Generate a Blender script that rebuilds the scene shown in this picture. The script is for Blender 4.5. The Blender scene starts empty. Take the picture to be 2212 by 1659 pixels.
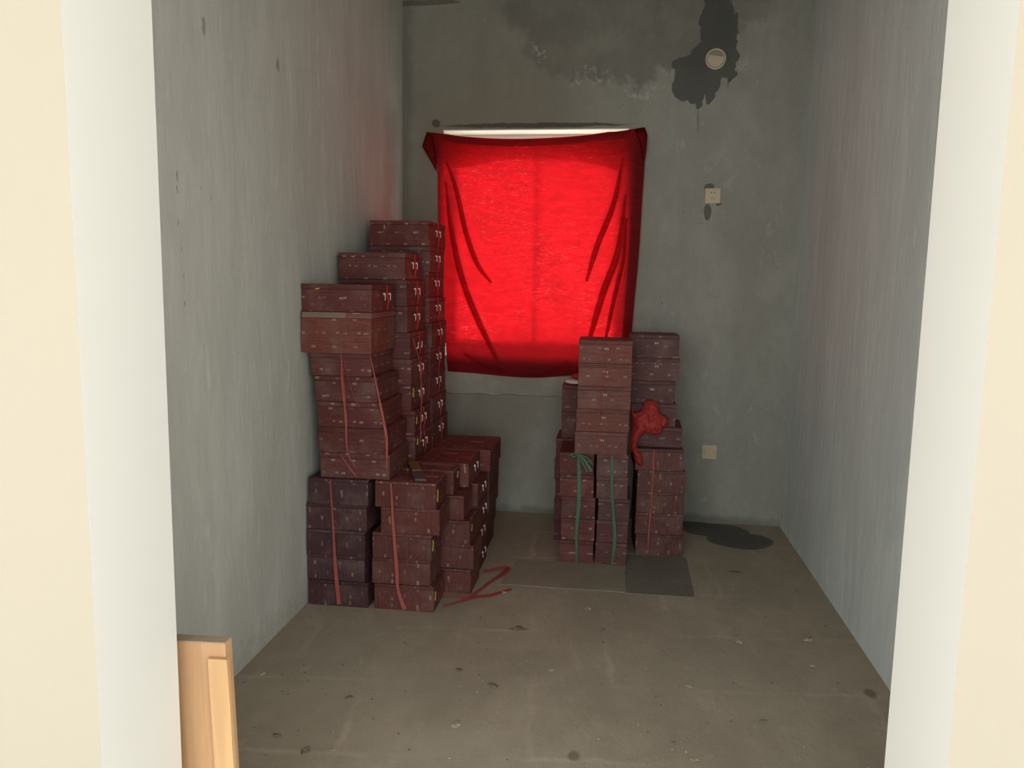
import bpy, bmesh, math, random
from mathutils import Vector, Matrix, noise

C = bpy.context.scene.collection
SC = bpy.context.scene

# ------------------------------------------------------------------ camera
PITCH, YAW, ROLL, CAM_H = 0.127837, -0.132891, 0.017086, 1.495265
fwd = Vector((math.sin(YAW) * math.cos(PITCH), math.cos(YAW) * math.cos(PITCH), -math.sin(PITCH)))
rgt = Vector((math.cos(YAW), -math.sin(YAW), 0))
upv = rgt.cross(fwd)
c_, s_ = math.cos(ROLL), math.sin(ROLL)
rgt, upv = c_ * rgt + s_ * upv, -s_ * rgt + c_ * upv
cam_data = bpy.data.cameras.new('camera')
cam_data.sensor_fit = 'HORIZONTAL'
cam_data.sensor_width = 36.0
cam_data.lens = 1661 * 1.0119214 / 2212 * 36.0
cam_data.clip_start = 0.05
cam = bpy.data.objects.new('camera', cam_data)
M = Matrix((rgt, upv, -fwd)).transposed().to_4x4()
M.translation = Vector((0, 0, CAM_H))
cam.matrix_world = M
C.objects.link(cam)
SC.camera = cam

# ------------------------------------------------------------------ world, exposure
world = bpy.data.worlds.new('sky')
SC.world = world
world.use_nodes = True
bg = world.node_tree.nodes['Background']
bg.inputs[0].default_value = (0.975, 1.0, 0.975, 1)
bg.inputs[1].default_value = 1.9
sun_data = bpy.data.lights.new('sun', 'SUN')
sun_data.energy = 9.0
sun_data.angle = 0.02
sun_data.color = (1.0, 0.95, 0.86)
sun = bpy.data.objects.new('sun', sun_data)
sun.rotation_euler = (math.radians(-27), math.radians(8), 0)
C.objects.link(sun)
SC.view_settings.view_transform = 'Standard'
SC.view_settings.look = 'None'
SC.view_settings.gamma = 1.0
SC.view_settings.use_curve_mapping = False
SC.view_settings.exposure = 1.15
SC.cycles.max_bounces = 10
SC.cycles.diffuse_bounces = 7
SC.cycles.sample_clamp_indirect = 6

# ------------------------------------------------------------------ helpers
def tag(o, label=None, cat=None, group=None, kind=None):
    if label: o['label'] = label
    if cat: o['category'] = cat
    if group: o['group'] = group
    if kind: o['kind'] = kind
    return o

def obj(name, bm_or_me, mat, parent=None, smooth=False):
    if isinstance(bm_or_me, bmesh.types.BMesh):
        me = bpy.data.meshes.new(name)
        bmesh.ops.recalc_face_normals(bm_or_me, faces=bm_or_me.faces[:])
        bm_or_me.to_mesh(me)
        bm_or_me.free()
    else:
        me = bm_or_me
    if smooth:
        for p in me.polygons: p.use_smooth = True
    if mat and not me.materials: me.materials.append(mat)
    o = bpy.data.objects.new(name, me)
    C.objects.link(o)
    if parent: o.parent = parent
    return o

def empty(name, loc=(0, 0, 0), rz=0):
    o = bpy.data.objects.new(name, None)
    o.empty_display_size = 0.05
    o.location = loc
    o.rotation_euler = (0, 0, rz)
    C.objects.link(o)
    return o

def add_box(bm, x0, x1, y0, y1, z0, z1, bevel=0.0, seg=1):
    vs = [bm.verts.new(p) for p in ((x0, y0, z0), (x1, y0, z0), (x1, y1, z0), (x0, y1, z0),
                                    (x0, y0, z1), (x1, y0, z1), (x1, y1, z1), (x0, y1, z1))]
    fs = [bm.faces.new([vs[i] for i in q]) for q in ((0, 3, 2, 1), (4, 5, 6, 7), (0, 1, 5, 4), (1, 2, 6, 5), (2, 3, 7, 6), (3, 0, 4, 7))]
    if bevel:
        es = list({e for f in fs for e in f.edges})
        bmesh.ops.bevel(bm, geom=es, offset=bevel, segments=seg, affect='EDGES', profile=0.6)
    return vs

def box_bm(*a, **k):
    bm = bmesh.new(); add_box(bm, *a, **k); return bm

def add_cyl(bm, c, axis, r, depth, seg=20, r2=None):
    ax = Vector(axis).normalized()
    rot = Vector((0, 0, 1)).rotation_difference(ax).to_matrix().to_4x4()
    mt = Matrix.Translation(Vector(c)) @ rot
    return bmesh.ops.create_cone(bm, cap_ends=True, segments=seg, radius1=r, radius2=r if r2 is None else r2, depth=depth, matrix=mt)

def catmull(pts, n=6):
    P = [Vector(p) for p in pts]
    P = [P[0] * 2 - P[1]] + P + [P[-1] * 2 - P[-2]]
    out = []
    for i in range(1, len(P) - 2):
        a, b, c, d = P[i - 1:i + 3]
        for k in range(n):
            t = k / n
            out.append(0.5 * ((2 * b) + (c - a) * t + (2 * a - 5 * b + 4 * c - d) * t * t + (3 * b - a - 3 * c + d) * t ** 3))
    out.append(P[-2])
    return out

def lerp_list(ws, t):
    x = t * (len(ws) - 1); i = min(int(x), len(ws) - 2)
    return ws[i] + (ws[i + 1] - ws[i]) * (x - i)

def ribbon_bm(pts, widths, normal, thick=0.0008, n=6, crease=0.0015, bm=None, smooth_path=True):
    """a thin plastic ribbon with a creased W-shaped section, following pts, facing `normal`"""
    bm = bm or bmesh.new()
    path = catmull(pts, n) if smooth_path else [Vector(p) for p in pts]
    N = Vector(normal).normalized()
    rows = []
    K = 4
    for i, p in enumerate(path):
        t = i / (len(path) - 1)
        w = lerp_list(widths, t)
        d = (path[min(i + 1, len(path) - 1)] - path[max(i - 1, 0)]).normalized()
        s = d.cross(N).normalized()
        row = []
        for k in range(K + 1):
            off = (k / K - 0.5) * w
            row.append(p + s * off + N * (crease * (1 if k % 2 else 0) * (0.6 + 0.4 * math.sin(i * 1.7 + k))))
        rows.append(row)
    front = [[bm.verts.new(v + N * thick) for v in row] for row in rows]
    back = [[bm.verts.new(v) for v in row] for row in rows]
    for i in range(len(rows) - 1):
        for k in range(K):
            bm.faces.new((front[i][k], front[i][k + 1], front[i + 1][k + 1], front[i + 1][k]))
            bm.faces.new((back[i][k + 1], back[i][k], back[i + 1][k], back[i + 1][k + 1]))
        bm.faces.new((front[i][0], front[i + 1][0], back[i + 1][0], back[i][0]))
        bm.faces.new((front[i + 1][K], front[i][K], back[i][K], back[i + 1][K]))
    for r_, f_ in ((0, 0), (-1, 1)):
        for k in range(K):
            bm.faces.new((front[r_][k], back[r_][k], back[r_][k + 1], front[r_][k + 1]))
    return bm

# ------------------------------------------------------------------ node helper
class NT:
    def __init__(self, name, rough=0.8, spec=0.3):
        self.m = bpy.data.materials.new(name)
        self.m.use_nodes = True
        self.t = self.m.node_tree
        self.b = self.t.nodes['Principled BSDF']
        self.b.inputs['Roughness'].default_value = rough
        self.b.inputs['Specular IOR Level'].default_value = spec
        self.tc = self.t.nodes.new('ShaderNodeTexCoord')
    def n(self, kind, **props):
        nd = self.t.nodes.new(kind)
        for k, v in props.items(): setattr(nd, k, v)
        return nd
    def link(self, a, b): self.t.links.new(a, b)
    def put(self, sock, v):
        if isinstance(v, bpy.types.NodeSocket): self.link(v, sock)
        else: sock.default_value = v
    def math(self, op, a, b=None, c=None, clamp=False):
        nd = self.n('ShaderNodeMath', operation=op, use_clamp=clamp)
        self.put(nd.inputs[0], a)
        if b is not None: self.put(nd.inputs[1], b)
        if c is not None: self.put(nd.inputs[2], c)
        return nd.outputs[0]
    def vmath(self, op, a, b=None):
        nd = self.n('ShaderNodeVectorMath', operation=op)
        self.put(nd.inputs[0], a)
        if b is not None: self.put(nd.inputs[1], b)
        return nd.outputs['Value'] if op in ('LENGTH', 'DOT_PRODUCT') else nd.outputs[0]
    def noise(self, vec, scale, detail=4, rough=0.55, dist=0.0, col=False):
        nd = self.n('ShaderNodeTexNoise')
        self.put(nd.inputs['Vector'], vec)
        nd.inputs['Scale'].default_value = scale
        nd.inputs['Detail'].default_value = detail
        nd.inputs['Roughness'].default_value = rough
        nd.inputs['Distortion'].default_value = dist
        return nd.outputs['Color'] if col else nd.outputs['Fac']
    def ramp(self, v, a, b, lo=0.0, hi=1.0):
        nd = self.n('ShaderNodeMapRange', interpolation_type='SMOOTHSTEP')
        self.put(nd.inputs[0], v)
        for i, x in ((1, a), (2, b), (3, lo), (4, hi)): nd.inputs[i].default_value = x
        return nd.outputs[0]
    def mix(self, fac, a, b, mode='MIX'):
        nd = self.n('ShaderNodeMix', data_type='RGBA', blend_type=mode)
        self.put(nd.inputs[0], fac)
        for s, v in ((nd.inputs[6], a), (nd.inputs[7], b)):
            if isinstance(v, tuple) and len(v) == 3: v = (*v, 1)
            self.put(s, v)
        return nd.outputs[2]
    def scale(self, vec, s):
        return self.vmath('MULTIPLY', vec, s)
    def blobs(self, vec, ells, soft=0.12):
        """union of ellipses (cx,cy,cz, rx,ry,rz) as a mask"""
        cur = None
        for (c, r) in ells:
            d = self.vmath('SUBTRACT', vec, c)
            d = self.vmath('MULTIPLY', d, tuple(1 / x if x else 0 for x in r))
            l = self.vmath('LENGTH', d)
            cur = l if cur is None else self.math('MINIMUM', cur, l)
        return self.ramp(cur, 1.0, 1.0 - soft)
    def bump(self, h, strength=0.3, dist=0.01):
        nd = self.n('ShaderNodeBump')
        nd.inputs['Strength'].default_value = strength
        nd.inputs['Distance'].default_value = dist
        self.put(nd.inputs['Height'], h)
        self.link(nd.outputs[0], self.b.inputs['Normal'])
    def color(self, c):
        if isinstance(c, tuple) and len(c) == 3: c = (*c, 1)
        self.put(self.b.inputs['Base Color'], c)

def simple(name, col, rough=0.6, metal=0.0, var=0.12, scale=60, spec=0.3, bump=0.0):
    k = NT(name, rough, spec)
    nz = k.noise(k.tc.outputs['Object'], scale, 3)
    k.color(k.mix(nz, tuple(x * (1 - var) for x in col), tuple(min(1, x * (1 + var)) for x in col)))
    k.b.inputs['Metallic'].default_value = metal
    if bump: k.bump(nz, bump, 0.002)
    return k.m

# cement plaster of the room
def cement(name, base=(0.33, 0.32, 0.285), dark=(0.20, 0.195, 0.175), light=(0.43, 0.42, 0.38), streak=(2.2, 2.2, 0.7), extra=None):
    k = NT(name, 0.85, 0.25)
    P = k.tc.outputs['Object']
    Ps = k.scale(P, streak)
    big = k.noise(Ps, 1.3, 5, 0.6, 0.4)
    mid = k.noise(Ps, 6.0, 5, 0.62, 0.3)
    fine = k.noise(P, 140, 3, 0.6)
    pit = k.noise(P, 46, 2, 0.5)
    c = k.mix(k.ramp(big, 0.33, 0.68), dark, light)
    c = k.mix(0.52, c, base)
    c = k.mix(k.ramp(mid, 0.35, 0.7, 0, 0.45), c, tuple(x * 0.78 for x in base))
    c = k.mix(k.ramp(mid, 0.58, 0.74, 0, 0.35), c, tuple(min(1, x * 1.25) for x in light))
    c = k.mix(k.ramp(fine, 0.3, 0.7, 0.0, 0.22), c, dark)
    c = k.mix(k.ramp(pit, 0.74, 0.80, 0.0, 0.7), c, tuple(x * 0.55 for x in dark))
    if extra: c = extra(k, P, c)
    k.color(c)
    h = k.math('ADD', k.math('MULTIPLY', mid, 1.0), k.math('MULTIPLY', fine, 0.15))
    h = k.math('SUBTRACT', h, k.ramp(pit, 0.72, 0.8, 0.0, 0.4))
    k.bump(h, 0.35, 0.012)
    return k.m

def back_extra(k, P, c):
    wob = k.noise(P, 9, 5, 0.6, col=True)
    wob = k.vmath('SUBTRACT', wob, (0.5, 0.5, 0.5))
    PW = k.vmath('ADD', P, k.vmath('MULTIPLY', wob, (0.10, 0.0, 0.10)))
    PW2 = k.vmath('ADD', P, k.vmath('MULTIPLY', wob, (0.34, 0.0, 0.34)))
    Y = 4.96
    # warm brown screed on the left half
    warm = k.blobs(PW2, [((-0.85, Y, 1.7), (1.15, 0, 1.9))], 0.6)
    c = k.mix(k.math('MULTIPLY', warm, 0.72), c, (0.215, 0.182, 0.14))
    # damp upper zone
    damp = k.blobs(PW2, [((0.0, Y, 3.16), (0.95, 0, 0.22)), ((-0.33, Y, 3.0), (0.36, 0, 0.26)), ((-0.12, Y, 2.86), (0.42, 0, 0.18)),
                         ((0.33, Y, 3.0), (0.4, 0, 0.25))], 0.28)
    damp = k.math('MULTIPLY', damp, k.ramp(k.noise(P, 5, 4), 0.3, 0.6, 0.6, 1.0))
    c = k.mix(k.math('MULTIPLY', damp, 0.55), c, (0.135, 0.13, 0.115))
    # lime efflorescence along the damp edge
    eff = k.blobs(PW2, [((-0.2, Y, 2.74), (0.20, 0, 0.07)), ((-0.28, Y, 2.82), (0.10, 0, 0.05)), ((-0.53, Y, 2.9), (0.05, 0, 0.045)),
                        ((0.28, Y, 2.75), (0.06, 0, 0.06)), ((0.69, Y, 2.8), (0.05, 0, 0.06)), ((0.1, Y, 2.66), (0.2, 0, 0.04))], 0.7)
    en = k.ramp(k.noise(P, 38, 5, 0.7), 0.47, 0.62)
    c = k.mix(k.math('MULTIPLY', k.math('MULTIPLY', eff, en), 0.6), c, (0.55, 0.53, 0.49))
    # wet stain round the vent cover and by the socket
    st = k.blobs(PW, [((0.533, Y, 3.0), (0.115, 0, 0.23)), ((0.515, Y, 3.18), (0.075, 0, 0.14)), ((0.42, Y, 2.76), (0.13, 0, 0.105)),
                      ((0.365, Y, 2.68), (0.085, 0, 0.075)), ((0.48, Y, 2.80), (0.12, 0, 0.16)), ((0.605, Y, 2.88), (0.062, 0, 0.15)),
                      ((0.345, Y, 2.82), (0.065, 0, 0.05)), ((0.435, Y, 2.63), (0.03, 0, 0.07)), ((0.63, Y, 2.76), (0.02, 0, 0.06)), ((0.40, Y, 2.62), (0.022, 0, 0.04)), ((0.50, Y, 2.64), (0.03, 0, 0.05))], 0.06)
    dr = k.blobs(k.vmath('ADD', P, k.vmath('MULTIPLY', wob, (0.018, 0.0, 0.02))), [((0.44, Y, 2.5), (0.009, 0, 0.13)), ((0.61, Y, 2.70), (0.008, 0, 0.05))], 0.8)
    c = k.mix(k.math('MULTIPLY', dr, 0.5), c, (0.11, 0.105, 0.09))
    c = k.mix(k.math('MULTIPLY', st, 0.84), c, (0.085, 0.09, 0.083))
    so = k.blobs(k.vmath('ADD', P, k.vmath('MULTIPLY', wob, (0.03, 0, 0.03))),
                 [((0.522, Y, 1.951), (0.026, 0, 0.058)), ((0.528, Y, 2.10), (0.03, 0, 0.02)), ((0.585, Y, 2.0), (0.02, 0, 0.012))], 0.25)
    c = k.mix(k.math('MULTIPLY', so, 0.75), c, (0.08, 0.08, 0.072))
    # patched mortar around the window and the dark joint over it
    wp = k.blobs(k.vmath('ADD', P, k.vmath('MULTIPLY', wob, (0.04, 0, 0.025))), [((-0.55, Y, 2.475), (0.66, 0, 0.017)), ((-1.17, Y, 2.49), (0.03, 0, 0.03))], 0.3)
    c = k.mix(k.math('MULTIPLY', wp, 0.8), c, (0.07, 0.062, 0.05))
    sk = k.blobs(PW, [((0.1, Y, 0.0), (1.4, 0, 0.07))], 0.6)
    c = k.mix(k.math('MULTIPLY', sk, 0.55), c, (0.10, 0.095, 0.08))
    top = k.blobs(k.vmath('ADD', P, k.vmath('MULTIPLY', wob, (0.03, 0, 0.02))), [((-1.3, Y, 3.215), (0.3, 0, 0.02))], 0.2)  # shadow under the ceiling, painted into the wall colour as a dark strip
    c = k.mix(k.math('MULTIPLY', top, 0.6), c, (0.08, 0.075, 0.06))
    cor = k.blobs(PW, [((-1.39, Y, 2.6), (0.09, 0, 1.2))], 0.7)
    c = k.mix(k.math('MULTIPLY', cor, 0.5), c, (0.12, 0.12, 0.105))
    return c

def floor_extra(k, P, c):
    wob = k.noise(P, 8, 5, 0.6, col=True)
    wob = k.vmath('SUBTRACT', wob, (0.5, 0.5, 0.5))
    PW = k.vmath('ADD', P, k.vmath('MULTIPLY', wob, (0.07, 0.07, 0)))
    PW3 = k.vmath('ADD', P, k.vmath('MULTIPLY', wob, (0.35, 0.25, 0)))
    # dusty foot-worn tones
    d1 = k.blobs(PW3, [((-0.9, 2.6, 0), (0.45, 0.4, 0)), ((-0.4, 2.3, 0), (0.5, 0.2, 0)), ((0.35, 2.9, 0), (0.55, 0.5, 0))], 0.8)
    c = k.mix(k.math('MULTIPLY', d1, 0.28), c, (0.42, 0.38, 0.31))
    # faint screed / old tile marks, as straight pale bands
    br = k.n('ShaderNodeTexBrick')
    mp = k.n('ShaderNodeMapping')
    mp.inputs['Rotation'].default_value = (0, 0, -0.10)
    k.link(PW, mp.inputs[0]); k.link(mp.outputs[0], br.inputs['Vector'])
    br.inputs['Scale'].default_value = 1.0
    br.inputs['Mortar Size'].default_value = 0.022
    br.inputs['Mortar Smooth'].default_value = 1.0
    br.inputs['Brick Width'].default_value = 0.62
    br.inputs['Row Height'].default_value = 0.46
    br.inputs['Color1'].default_value = (0.34, 0.34, 0.34, 1)
    br.inputs['Color2'].default_value = (0.62, 0.62, 0.62, 1)
    br.inputs['Mortar'].default_value = (0.95, 0.95, 0.95, 1)
    amt = k.ramp(k.noise(P, 1.6, 3), 0.4, 0.7, 0.0, 0.28)
    c = k.mix(amt, c, k.mix(1.0, c, br.outputs['Color'], 'OVERLAY'))
    # wet patch in the far right corner
    wt = k.blobs(PW, [((0.77, 4.64, 0), (0.20, 0.17, 0)), ((0.65, 4.80, 0), (0.21, 0.15, 0)), ((0.53, 4.9, 0), (0.12, 0.08, 0))], 0.08)
    c = k.mix(k.math('MULTIPLY', wt, 0.88), c, (0.055, 0.062, 0.062))
    # brown ring mark and small dark blots
    ring = k.blobs(k.vmath('ADD', P, k.vmath('MULTIPLY', wob, (0.03, 0.03, 0))), [((-0.09, 2.328, 0), (0.024, 0.035, 0)), ((0.984, 2.896, 0), (0.03, 0.045, 0)),
                 ((-0.383, 3.218, 0), (0.05, 0.02, 0)), ((0.66, 4.1, 0), (0.05, 0.02, 0))], 0.5)
    c = k.mix(k.math('MULTIPLY', ring, 0.6), c, (0.10, 0.07, 0.05))
    bl = k.ramp(k.noise(P, 16, 3, 0.6, 0.5), 0.70, 0.78, 0, 0.5)
    c = k.mix(bl, c, (0.12, 0.105, 0.085))
    sp = k.ramp(k.noise(P, 34, 2, 0.5), 0.765, 0.80, 0, 0.8)
    c = k.mix(sp, c, (0.62, 0.60, 0.54))
    k.link(k.ramp(wt, 0, 1, 0.85, 0.45), k.b.inputs['Roughness'])
    return c

def left_extra(k, P, c):
    wob = k.vmath('SUBTRACT', k.noise(P, 30, 4, 0.6, col=True), (0.5, 0.5, 0.5))
    PW = k.vmath('ADD', P, k.vmath('MULTIPLY', wob, (0.0, 0.03, 0.04)))
    X = -1.392
    m = k.blobs(PW, [((X, 2.354, 1.815), (0, .007, .02)), ((X, 2.352, 1.772), (0, .006, .016)), ((X, 2.352, 1.67), (0, .004, .02)), ((X, 2.546, 2.328), (0, .016, .04)),
                     ((X, 2.373, 1.497), (0, .004, .01)), ((X, 2.372, 1.408), (0, .005, .012)), ((X, 3.118, 2.356), (0, .02, .035)), ((X, 2.363, 1.585), (0, .004, .012))], 0.4)
    c = k.mix(k.math('MULTIPLY', m, 0.6), c, (0.19, 0.18, 0.15))
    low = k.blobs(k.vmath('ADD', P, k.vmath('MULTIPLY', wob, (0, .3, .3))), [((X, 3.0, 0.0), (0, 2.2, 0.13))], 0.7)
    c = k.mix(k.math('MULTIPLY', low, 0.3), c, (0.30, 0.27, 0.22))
    return c
MAT = {}
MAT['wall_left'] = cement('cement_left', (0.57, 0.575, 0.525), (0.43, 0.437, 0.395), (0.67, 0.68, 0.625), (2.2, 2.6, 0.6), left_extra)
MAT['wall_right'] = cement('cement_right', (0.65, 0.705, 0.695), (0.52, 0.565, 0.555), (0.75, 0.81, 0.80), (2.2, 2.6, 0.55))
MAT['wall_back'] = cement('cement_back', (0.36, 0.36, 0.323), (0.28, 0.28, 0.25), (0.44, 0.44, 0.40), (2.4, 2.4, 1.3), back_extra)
MAT['floor'] = cement('cement_floor', (0.39, 0.34, 0.268), (0.285, 0.249, 0.195), (0.465, 0.41, 0.33), (1.8, 1.2, 1), floor_extra)
MAT['ceiling'] = simple('ceiling_lime', (0.50, 0.48, 0.44), 0.9, var=0.06, scale=6)
MAT['outer'] = simple('outer_paint', (0.37, 0.334, 0.272), 0.8, var=0.02, scale=3)
MAT['reveal'] = simple('reveal_paint', (0.72, 0.712, 0.675), 0.75, var=0.015, scale=3)
MAT['ground'] = simple('yard_concrete', (0.52, 0.50, 0.46), 0.9, var=0.1, scale=4)
MAT['soffit'] = simple('window_lime', (0.85, 0.82, 0.74), 0.8, var=0.04, scale=20)
MAT['upvc'] = simple('window_plastic', (0.80, 0.79, 0.77), 0.4, var=0.02, scale=10)

# ------------------------------------------------------------------ room shell
XL, XR, YB, YF, YO, ZC = -1.392, 1.064, 4.962, 1.56, 1.29, 3.228
DL, DR, DH = -0.965, 0.568, 2.75
WX0, WX1, WZ0, WZ1 = -1.13, 0.033, 1.02, 2.452
T = 0.24

tag(obj('floor', box_bm(XL - T, XR + T, YO, YB + T, -0.1, 0), MAT['floor']), 'bare dusty grey cement floor of the store room', kind='structure')
tag(obj('ceiling', box_bm(XL - T, XR + T, YF - 0.1, YB + T, ZC, ZC + 0.12), MAT['ceiling']), 'pale ceiling, a sliver of it seen above the back wall', kind='structure')
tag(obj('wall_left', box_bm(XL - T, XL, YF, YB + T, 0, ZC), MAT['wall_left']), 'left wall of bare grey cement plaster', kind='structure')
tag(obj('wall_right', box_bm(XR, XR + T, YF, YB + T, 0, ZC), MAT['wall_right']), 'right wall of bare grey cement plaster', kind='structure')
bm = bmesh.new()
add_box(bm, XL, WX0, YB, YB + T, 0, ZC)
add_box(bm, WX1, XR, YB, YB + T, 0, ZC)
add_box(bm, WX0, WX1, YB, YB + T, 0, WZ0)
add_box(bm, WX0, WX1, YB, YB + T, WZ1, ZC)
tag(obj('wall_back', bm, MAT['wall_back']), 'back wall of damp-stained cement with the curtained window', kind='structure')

def front_wall():
    bm = bmesh.new()
    add_box(bm, -4.2, DL, YO, YF, 0, 3.5)
    add_box(bm, DR, 4.2, YO, YF, 0, 3.5)
    add_box(bm, DL, DR, YO, YF, DH, 3.5)
    o = obj('wall_front', bm, MAT['outer'])
    o.data.materials.append(MAT['reveal'])
    for p in o.data.polygons:
        if abs(p.normal.y) < 0.5 and DL - 0.01 < p.center.x < DR + 0.01 : p.material_index = 1
    return tag(o, 'cream painted front wall around the open doorway, white reveals', kind='structure')
front_wall()
tag(obj('trim_ground', box_bm(-9, 9, -9, YO, -0.12, -0.01), MAT['ground']), 'concrete ground in front of the doorway', kind='structure')
tag(obj('trim_yard', box_bm(-9, 9, YB + T, 14, -0.12, -0.01), MAT['ground']), 'concrete ground outside the back window', kind='structure')

# unseen slabs added over the doorway and back window to cut the daylight
tag(obj('trim_light_blocker_door', box_bm(-4.2, 4.2, -2.0, YO, 3.0, 3.15), MAT['ceiling']), 'unseen slab added above the doorway to block light', kind='structure')
tag(obj('trim_light_blocker_window', box_bm(-1.5, 0.4, YB + T, YB + T + 0.95, 2.462, 2.55), MAT['ceiling']), 'unseen slab added outside above the back window to block light', kind='structure')

# plaster patch beam under the window (raised, ragged lower edge)
def sill_patch():
    rnd = random.Random(4)
    bm = bmesh.new()
    n = 40
    x0, x1 = -1.2, 0.12
    def row(off, yy):
        return [bm.verts.new((x0 + (x1 - x0) * i / n, yy, z)) for i, z in enumerate(off)]
    lo = [0.782 + 0.012 * noise.noise(Vector((i * 0.35, 0, 3))) * 1.6 for i in range(n + 1)]
    hi = [WZ0 - 0.001] * (n + 1)
    a = row(lo, YB - 0.009); b = row(hi, YB - 0.009)
    lo2 = [z - 0.006 for z in lo]
    c = row(lo2, YB + 0.001); d = row(hi, YB + 0.001)
    for i in range(n):
        bm.faces.new((a[i], a[i + 1], b[i + 1], b[i]))
        bm.faces.new((c[i + 1], c[i], d[i], d[i + 1]))
        bm.faces.new((c[i], c[i + 1], a[i + 1], a[i]))
        bm.faces.new((b[i], b[i + 1], d[i + 1], d[i]))
    bm.faces.new((a[0], b[0], d[0], c[0])); bm.faces.new((a[n], c[n], d[n], b[n]))
    return bm
MAT['patch'] = cement('cement_patch', (0.36, 0.34, 0.29), (0.25, 0.235, 0.2), (0.45, 0.43, 0.38), (2, 2, 3))
tag(obj('trim_1', sill_patch(), MAT['patch']), 'raised band of lighter cement under the window with ragged edge', kind='structure')

# window: frame outside, two sliding sashes with glass
win = empty('window_1', ((WX0 + WX1) / 2, YB + 0.19, WZ0))
tag(win, 'white sliding window behind the red cloth', kind='structure')
ww, wh = (WX1 - WX0) / 2, WZ1 - WZ0
bm = bmesh.new()
add_box(bm, -ww, ww, -0.03, 0.03, 0, 0.05, 0.003); add_box(bm, -ww, ww, -0.03, 0.03, wh - 0.05, wh, 0.003)
add_box(bm, -ww, -ww + 0.030, -0.03, 0.03, 0.05, wh - 0.05, 0.003); add_box(bm, ww - 0.030, ww, -0.03, 0.03, 0.05, wh - 0.05, 0.003)
obj('window_frame', bm, MAT['upvc'], win)
k = NT('window_glass', 0.02, 0.5)
for nd in list(k.t.nodes):
    if nd.type == 'BSDF_PRINCIPLED': k.t.nodes.remove(nd)
tr = k.n('ShaderNodeBsdfTransparent'); tr.inputs[0].default_value = (0.93, 0.96, 0.95, 1)
gl = k.n('ShaderNodeBsdfGlossy'); gl.inputs['Roughness'].default_value = 0.03
mx = k.n('ShaderNodeMixShader'); mx.inputs[0].default_value = 0.07
k.link(tr.outputs[0], mx.inputs[1]); k.link(gl.outputs[0], mx.inputs[2])
k.link(mx.outputs[0], k.t.nodes['Material Output'].inputs[0])
MAT['glass'] = k.m
for s, yo in ((-1, -0.012), (1, 0.012)):
    bm = bmesh.new()
    xa, xb = (-ww + 0.030, 0.012) if s < 0 else (-0.012, ww - 0.030)
    for q in ((xa, xb, 0.05, 0.09), (xa, xb, wh - 0.09, wh - 0.05), (xa, xa + 0.024, 0.09, wh - 0.09), (xb - 0.024, xb, 0.09, wh - 0.09)):
        add_box(bm, q[0], q[1], yo - 0.011, yo + 0.011, q[2], q[3], 0.002)
    sash = obj('sash', bm, MAT['upvc'], win)
    obj('pane', box_bm(xa + 0.022, xb - 0.022, yo - 0.002, yo + 0.002, 0.088, wh - 0.088), MAT['glass'], sash)
bm = bmesh.new()
hw = ww
add_box(bm, -hw, hw, -0.188, -0.031, wh - 0.006, wh - 0.0005)
add_box(bm, -hw, hw, -0.188, -0.031, 0.0005, 0.012)
obj('reveal_lining', bm, MAT['soffit'], win)
bm = bmesh.new()
add_box(bm, -hw, -hw + 0.006, -0.188, -0.031, 0.0125, wh - 0.0065)
add_box(bm, hw - 0.006, hw, -0.188, -0.031, 0.0125, wh - 0.0065)
obj('reveal_side', bm, MAT['wall_left'], win)

# ------------------------------------------------------------------ red cloth over the window
def cloth_mat(name, col, tcol, tfac, fwd_amt=0.0):
    k = NT(name, 0.6, 0.35)
    P = k.tc.outputs['Object']
    w1 = k.noise(k.scale(P, (6, 1, 900)), 1.0, 1)
    w2 = k.noise(k.scale(P, (900, 1, 6)), 1.0, 1)
    weave = k.math('ADD', k.math('MULTIPLY', w1, 0.5), k.math('MULTIPLY', w2, 0.5))
    slub = k.ramp(k.noise(k.scale(P, (16, 1, 110)), 1.0, 5, 0.75, 1.8), 0.56, 0.70)
    crinkle = k.noise(k.scale(P, (9, 1, 26)), 1.0, 5, 0.65, 1.2)
    patch = k.ramp(k.noise(P, 2.2, 3, 0.5), 0.35, 0.7)
    f = k.math('MULTIPLY', slub, patch)
    c = k.mix(k.math('MULTIPLY', f, 0.35), col, tuple(min(1, x * 1.5 + 0.12) for x in col))
    k.color(c)
    h = k.math('ADD', k.math('MULTIPLY', crinkle, 1.0), k.math('MULTIPLY', weave, 0.2))
    k.bump(h, 0.35, 0.006)
    tl = k.n('ShaderNodeBsdfTranslucent')
    tc = k.mix(f, tcol, (min(1, tcol[0] * 1.7), tcol[1] + 0.09, tcol[2] + 0.09))
    tc = k.mix(k.ramp(crinkle, 0.3, 0.7, 0.45, 0.0), tc, tuple(x * 0.45 for x in tcol))
    k.put(tl.inputs[0], tc)
    mx = k.n('ShaderNodeMixShader'); mx.inputs[0].default_value = tfac
    k.link(k.b.outputs[0], mx.inputs[1]); k.link(tl.outputs[0], mx.inputs[2])
    last = mx.outputs[0]
    if fwd_amt:
        # thin weave lets part of the light straight through, blurred
        rf = k.n('ShaderNodeBsdfRefraction'); rf.inputs['IOR'].default_value = 1.12; rf.inputs['Roughness'].default_value = 0.85
        k.put(rf.inputs['Color'], tc)
        m2 = k.n('ShaderNodeMixShader'); m2.inputs[0].default_value = fwd_amt
        k.link(last, m2.inputs[1]); k.link(rf.outputs[0], m2.inputs[2]); last = m2.outputs[0]
    k.link(last, k.t.nodes['Material Output'].inputs[0])
    return k.m
MAT['cloth'] = cloth_mat('red_cloth', (0.42, 0.012, 0.02), (0.50, 0.0065, 0.0100), 0.65, 0.30)
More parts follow.
